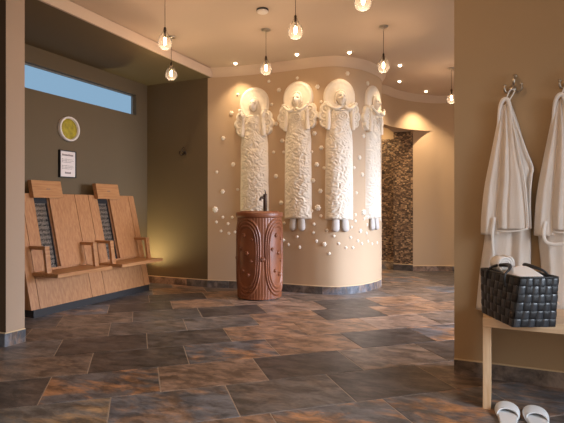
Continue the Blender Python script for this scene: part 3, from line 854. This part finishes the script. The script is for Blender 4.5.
# small floor uplight hidden in the alcove corner
t = thing('floor_uplight', 'small floor lamp in the alcove corner behind the oak seats', 'lamp', (-3.965, 4.62, 0))
bm = B(); lathe(bm, [(.05, 0), (.05, .05), (.045, .055), (.040, .05)], 24, cap=False); obj('housing', bm, M['dark'], t, True)
bm = B(); lathe(bm, [(.04, .02), (.04, .045), (.004, .046)], 24); obj('lens', bm, emit('uplight_lens', (1., .86, .45, 1), 3), t, True)
light('uplight_glow', 'SPOT', (-3.95, 4.62, .10), 42, (1., .86, .46), spot_size=math.radians(150), spot_blend=.9, shadow_soft_size=.03).rotation_euler = (PI+math.radians(8), math.radians(10), 0)

# ------------------------------------------------------------------ pine bench and what is on it
t = thing('bench', 'pale pine bench with slab legs under the hanging bathrobes', 'bench', (0, 0, 0))
XL, XR, YF, YB, ZT = -.062, 1.30, 2.475, 2.845, .432
bm = B(); box(bm, XL, XR, YF, YB, ZT-.044, ZT, .003); obj('bench_top', bm, M['pine'], t)
for x in (XL, XR-.036):
    bm = B(); box(bm, x, x+.036, YF, YB, 0, ZT-.044, .003); obj('leg', bm, M['pine_v'], t)

# woven bag (local frame: x along the short side, y along the long side)
bagA = Vector((.063, 2.325)); bagB = Vector((.232, 2.408)); bagC = Vector((-.070, 2.590))
ex = (bagB-bagA); wx = ex.length; rz = math.atan2(ex.y, ex.x); wy = (bagC-bagA).length
ZBAG, HB = ZT+.001, .215
t = thing('woven_bag', 'black woven basket bag with two handles on the pine bench', 'bag', (bagA.x, bagA.y, ZBAG), rz)
BOT = [(0, 0), (wx, 0), (wx, wy), (0, wy)]
TOP = [(.030, -.004), (wx+.012, -.004), (wx+.006, wy+.008), (-.004, wy+.006)]
NRM = [(0, -1), (1, 0), (0, 1), (-1, 0)]
def bagpt(side, k, z, out=0.):
    a, b = side, (side+1) % 4; f = z/HB
    pa = [BOT[a][i]+(TOP[a][i]-BOT[a][i])*f for i in (0, 1)]; pb = [BOT[b][i]+(TOP[b][i]-BOT[b][i])*f for i in (0, 1)]
    o = out+.010*math.sin(PI*k)*math.sin(PI*min(1, f*.9+.05))
    return (pa[0]+(pb[0]-pa[0])*k+NRM[side][0]*o, pa[1]+(pb[1]-pa[1])*k+NRM[side][1]*o, z)
bm = B()
NZc = 6
for side in range(4):
    nx = 6 if side in (0, 2) else 9
    for i in range(nx):
        for j in range(NZc):
            hor = (i+j) % 2 == 0
            def fn(u, v):
                w = u if hor else v
                h = .0040*(1-abs(2*w-1)**4)
                c = v if hor else u
                h -= .0022*abs(2*c-1)**6
                return bagpt(side, (i+.01+.98*u)/nx, HB*(j+.01+.98*v)/NZc, .0012+max(h, 0))
            n0 = len(bm.faces); grid(bm, 9, 9, fn); bm.faces.ensure_lookup_table()
            if hor:
                for f in bm.faces[n0:]: f.material_index = 1
obj('woven_sides', bm, [M['weave'], M['weave2']], t, True)
bm = B()
for side in range(4):
    V = [[bm.verts.new(bagpt(side, i/6, (HB-.004)*j/4, -.002)) for i in range(7)] for j in range(5)]
    for j in range(4):
        for i in range(6): bm.faces.new((V[j][i], V[j][i+1], V[j+1][i+1], V[j+1][i]))
bm.faces.new([bm.verts.new((p[0], p[1], .001)) for p in BOT])
obj('lining', bm, M['dark'], t)
bm = B(); cs = [bagpt(s, k, HB) for s in range(4) for k in (.02, .35, .65, .98)]
tube(bm, cs, .006, 8, closed=True); obj('rim', bm, M['weave'], t, True)
for x, lean in ((-.004, .06), (wx+.008, -.055)):
    bm = B(); P = [(x, wy*.2, HB-.05), (x, wy*.22, HB), (x+lean*.5, wy*.28, HB+.026), (x+lean, wy*.5, HB+.036), (x+lean*.5, wy*.72, HB+.026), (x, wy*.78, HB), (x, wy*.8, HB-.05)]
    pts = catmull(P, 6); n_ = len(pts)
    tube(bm, pts, [.005+.0055*math.exp(-((i/(n_-1)-.5)/.14)**2) for i in range(n_)], 9); obj('handle', bm, M['weave'], t, True)
Mb = Matrix.Translation((bagA.x, bagA.y, ZBAG)) @ Matrix.Rotation(rz, 4, 'Z')
# towels in the bag
c = Mb @ Vector((wx*.36, wy*.80, HB+.012))
t = thing('rolled_towel', 'rolled white towel sticking up at the back end of the woven bag', 'towel', c, rz)
bm = B(); NS = 90
prof = []
for i in range(NS): a = i/NS*2*PI*3.2; prof.append((a, .010+.036*i/NS))
sec = [(r*math.cos(a), r*math.sin(a)) for a, r in prof]
V = []
for (x, z) in sec:
    V.append([bm.verts.new((x, yy, z+.022)) for yy in (-.045, .040)])
for a, b in zip(V, V[1:]): bm.faces.new((a[0], b[0], b[1], a[1]))
o = obj('roll', bm, M['towel'], t, True); md = o.modifiers.new('thick', 'SOLIDIFY'); md.thickness = .009
c = Mb @ Vector((wx*.54, wy*.33, HB-.048))
t = thing('folded_towel', 'folded white towel filling the front of the woven bag', 'towel', c, rz)
bm = B()
def tw(u, v):
    x = (-.5+u)*(wx-.03); y = (-.5+v)*(wy*.60)
    e = (1-abs(2*u-1)**5)*(1-abs(2*v-1)**6)
    return (x, y, .010+e*(.058+.010*math.sin(y*26)+.006*math.sin(x*30+y*14)))
grid(bm, 28, 34, tw)
o = obj('cloth', bm, M['towel'], t, True); o.modifiers.new('thick', 'SOLIDIFY').thickness = .012

# ------------------------------------------------------------------ bathrobes
def loft(levels, n=44, nz=60, folds=(), seed=0.):
    """levels: (z, xl, xr, depth, y0); cloth tube whose front carries folds; local -y is out from the wall"""
    lv = sorted(levels, key=lambda a: a[0]); z0, z1 = lv[0][0], lv[-1][0]
    zs = [z0+(z1-z0)*j/(nz-1) for j in range(nz)]
    bm = B(); rings = []
    sm = catmull(lv, 8)
    for z in zs:
        xl, xr, dp, y0 = interp(sm, z)
        ring = []
        for i in range(n):
            k = -1+2*i/(n-1)
            x = (xl+xr)/2+(xr-xl)/2*k
            hk = math.sqrt(max(0, 1-abs(k)**2.4))
            y = y0+dp*hk
            for (fx, wd, amp, dr) in folds:
                y += amp*hk*math.exp(-((k-(fx+dr*(z-z1)))/wd)**2)
            y += .004*hk*noise.noise(Vector((x*22+seed, z*7, seed)))+.0012*noise.noise(Vector((x*90, z*60, seed)))
            ring.append(bm.verts.new((x, -y, z)))
        for i in range(n-2, 0, -1):
            k = -1+2*i/(n-1); x = (xl+xr)/2+(xr-xl)/2*k
            ring.append(bm.verts.new((x, -(y0-.3*dp*math.sqrt(max(0, 1-k*k))), z)))
        rings.append(ring)
    m = len(rings[0])
    for a, b in zip(rings, rings[1:]):
        for i in range(m):
            j = (i+1) % m; bm.faces.new((a[i], a[j], b[j], b[i]))
    bm.faces.new(rings[0][::-1]); bm.faces.new(rings[-1])
    return bm
def robe(hx, label, mirror=1, belt=True, dx=0.):
    """local origin on the wall plane under the hook, z from the floor"""
    t = thing('bathrobe', label, 'bathrobe', (hx, 2.93, 0))
    d = lambda x: x-.078; lo_ = -.108 if belt == 1 else -.066
    bm = loft([(.385, d(lo_), d(.160), .040, .026), (.60, d(lo_+.02), d(.164), .040, .026), (.82, d(-.060), d(.166), .042, .028), (1.08, d(-.045), d(.164), .042, .028), (1.155, d(-.034), d(.176), .042, .028),
               (1.25, d(-.010), d(.145), .036, .024), (1.40, d(.012), d(.108), .030, .020), (1.49, d(.030), d(.080), .026, .016), (1.53, d(.048), d(.066), .016, .012)],
              folds=((-.55, .16, .014, .1), (.1, .14, -.012, -.1), (.6, .14, .014, .05)), seed=1+hx)
    obj('body', bm, M['terry'], t, True)
    bm = loft([(.805, d(-.082), d(.012), .040, .060), (.90, d(-.080), d(.018), .042, .060), (1.05, d(-.066), d(.025), .042, .058), (1.20, d(-.040), d(.032), .038, .050), (1.35, d(-.012), d(.045), .030, .040), (1.46, d(.008), d(.05), .022, .030), (1.51, d(.022), d(.05), .016, .024)],
              folds=((-.3, .26, .007, .2), (.45, .12, -.008, -.15)), seed=4+hx)
    obj('sleeve', bm, M['terry'], t, True)
    bm = loft([(.838, d(.005), d(.146), .030, .088), (.95, d(.002), d(.142), .036, .086), (1.10, d(.014), d(.128), .034, .080), (1.24, d(.024), d(.104), .030, .068), (1.36, d(.030), d(.086), .024, .054), (1.47, d(.034), d(.066), .018, .038), (1.51, d(.04), d(.060), .012, .028)],
              folds=((-.55, .22, .012, .35), (-.05, .10, -.006, .5), (.5, .3, .006, -.1)), seed=8+hx)
    obj('front_panel', bm, M['terry'], t, True)
    bm = B(); P = [(d(.060), -.062, 1.50), (d(.070), -.062, 1.43), (d(.088), -.085, 1.34), (d(.106), -.102, 1.23), (d(.130), -.112, 1.10), (d(.143), -.116, .95), (d(.147), -.112, .845)]
    tube(bm, catmull(P, 6), .0052, 8)
    P = [(d(.147), -.112, .843), (d(.11), -.122, .832), (d(.06), -.124, .826), (d(.02), -.118, .826), (d(.004), -.10, .828)]
    tube(bm, catmull(P, 5), .0045, 8)
    P = [(d(.072), -.052, 1.47), (d(.100), -.055, 1.38), (d(.142), -.060, 1.25), (d(.172), -.060, 1.162), (d(.166), -.066, 1.12), (d(.158), -.068, 1.0), (d(.162), -.066, .84)]
    tube(bm, catmull(P, 5), .0055, 8)
    obj('piping', bm, M['terry2'], t, True)
    bm = B(); P = [(d(.002), -.050, 1.37), (d(.008), -.056, 1.44), (d(.016), -.058, 1.50), (d(.030), -.060, 1.532), (d(.050), -.060, 1.534), (d(.062), -.058, 1.50), (d(.070), -.060, 1.43), (d(.084), -.072, 1.35)]
    pts = catmull(P, 6); tube(bm, pts, [.004+.0075*math.sin(PI*i/(len(pts)-1)) for i in range(len(pts))], 10); obj('collar', bm, M['terry2'], t, True)
    bm = B(); P = [(d(.046), -.058, 1.535), (d(.060), -.052, 1.578), (d(.078), -.036, 1.592), (d(.085), -.034, 1.578), (d(.062), -.05, 1.532)]
    tube(bm, catmull(P, 5), .0035, 6); obj('hanging_loop', bm, M['terry2'], t, True)
    if belt == 1:
        bm = B(); P = [(d(-.012), -.112, .90), (d(-.022), -.115, .83), (d(-.022), -.12, .76), (d(-.018), -.125, .685)]
        tube(bm, catmull(P, 5), .008, 8, flat=.5); obj('belt', bm, M['terry2'], t, True)
    else:
        bm = B(); P = [(d(-.032), -.10, .88), (d(-.042), -.115, .82), (d(-.030), -.12, .775), (d(.015), -.125, .765), (d(.07), -.13, .785), (d(.13), -.13, .84)]
        tube(bm, catmull(P, 6), .009, 8, flat=.6); obj('belt', bm, M['terry2'], t, True)
    return t
robe(.078, 'white terry bathrobe hanging in full view above the woven bag', belt=1)
robe(.338, 'white terry bathrobe cut off by the right photo edge', belt=2)

# ------------------------------------------------------------------ slippers
def slipper(label, loc, rotz):
    """local +y = toe"""
    t = thing('slipper', label, 'slipper', loc, rotz, 'white slippers')
    L_ = .265
    def hwid(k):
        return .037+.012*math.sin(PI*min(1, max(0, (k-.25)/.75))*.9) if k < 1 else 0
    def out(k):
        w = .034+.014*math.exp(-((k-.70)/.28)**2)
        e = 1.
        if k < .10: e = math.sqrt(max(0, 1-((.10-k)/.10)**2))
        if k > .80: e = math.sqrt(max(0, 1-((k-.80)/.20)**2.2))
        return max(w*e, .002)
    ks = [0, .01, .03, .06, .1, .2, .3, .4, .5, .6, .7, .8, .86, .91, .95, .98, 1.]
    pts = [(out(k), k*L_) for k in ks]+[(-out(k), k*L_) for k in ks[::-1]]
    bm = B(); prism(bm, pts, 0, .014); obj('sole', bm, M['slip'], t)
    bm = B(); prism(bm, [(x*.93, y*.98+.003) for x, y in pts], .0142, .018); obj('insole', bm, M['slipin'], t)
    bm = B()
    def up(u, v):
        k0 = .50+.09*(2*u-1)**2*0-.10*math.sin(PI*u)*-1*.0
        k0 = .44+.13*math.sin(PI*u)
        k = k0+(1.0-k0)*v
        w = out(min(k, .999))*1.04+.001
        th = PI*(1-u)
        hgt = (.024+.010*min(1, max(0, v*2.2)))*math.sqrt(max(0, 1-max(0, (k-.50)/.505)**2.6))+.006-.006*max(0, (.6-k))/.2
        return (w*math.cos(th)*(1 if True else 0), k*L_+(.004 if v > .98 else 0), .006+hgt*math.sin(th)**.75)
    grid(bm, 26, 22, up)
    o = obj('upper', bm, M['slip'], t, True); md = o.modifiers.new('thick', 'SOLIDIFY'); md.thickness = .006; md.offset = 0
    sb = o.modifiers.new('sub', 'SUBSURF'); sb.levels = 1; sb.render_levels = 1
    return t
def slip_at(label, toe, heel):
    a = at_z(toe[0], toe[1], .0); b = at_z(heel[0], heel[1], .0)
    dv = (a-b); dv.z = 0; dv.normalize(); p = a-dv*.265
    return slipper(label, (p.x, p.y, 0), math.atan2(dv.y, dv.x)-PI/2)
slip_at('white closed-toe slipper on the floor directly beside the bench leg', (506.5, 407), (512, 460))
slip_at('white closed-toe slipper farther from the bench leg, toward the right edge', (533.5, 411), (548, 460))

# ------------------------------------------------------------------ light
def area(name, loc, rot, sx, sy, energy, color, spread=180):
    o = light(name, 'AREA', loc, energy, color, shape='RECTANGLE', size=sx, size_y=sy, spread=math.radians(spread)); o.rotation_euler = rot; return o
area('daylight_side', (2.33, .68, 1.15), (0, math.radians(62), 0), 1.6, 2.5, 62, (.80, .89, 1.), 100)
area('daylight_passage', (2.58, 4.8, 1.1), (0, math.radians(72), 0), 1.5, 2.3, 80, (.76, .83, 1.), 66)
light('niche_beam', 'SPOT', (-1.75, 7.0, 2.5), 50, (1., .72, .4), spot_size=math.radians(110), spot_blend=.8, shadow_soft_size=.03)
w = bpy.data.worlds.new('world'); scene.world = w; w.use_nodes = True
bg = w.node_tree.nodes['Background']; bg.inputs[0].default_value = (1., .78, .58, 1); bg.inputs[1].default_value = .60
scene.view_settings.view_transform = 'Standard'; scene.view_settings.look = 'None'
scene.view_settings.exposure = .14; scene.view_settings.gamma = 1.
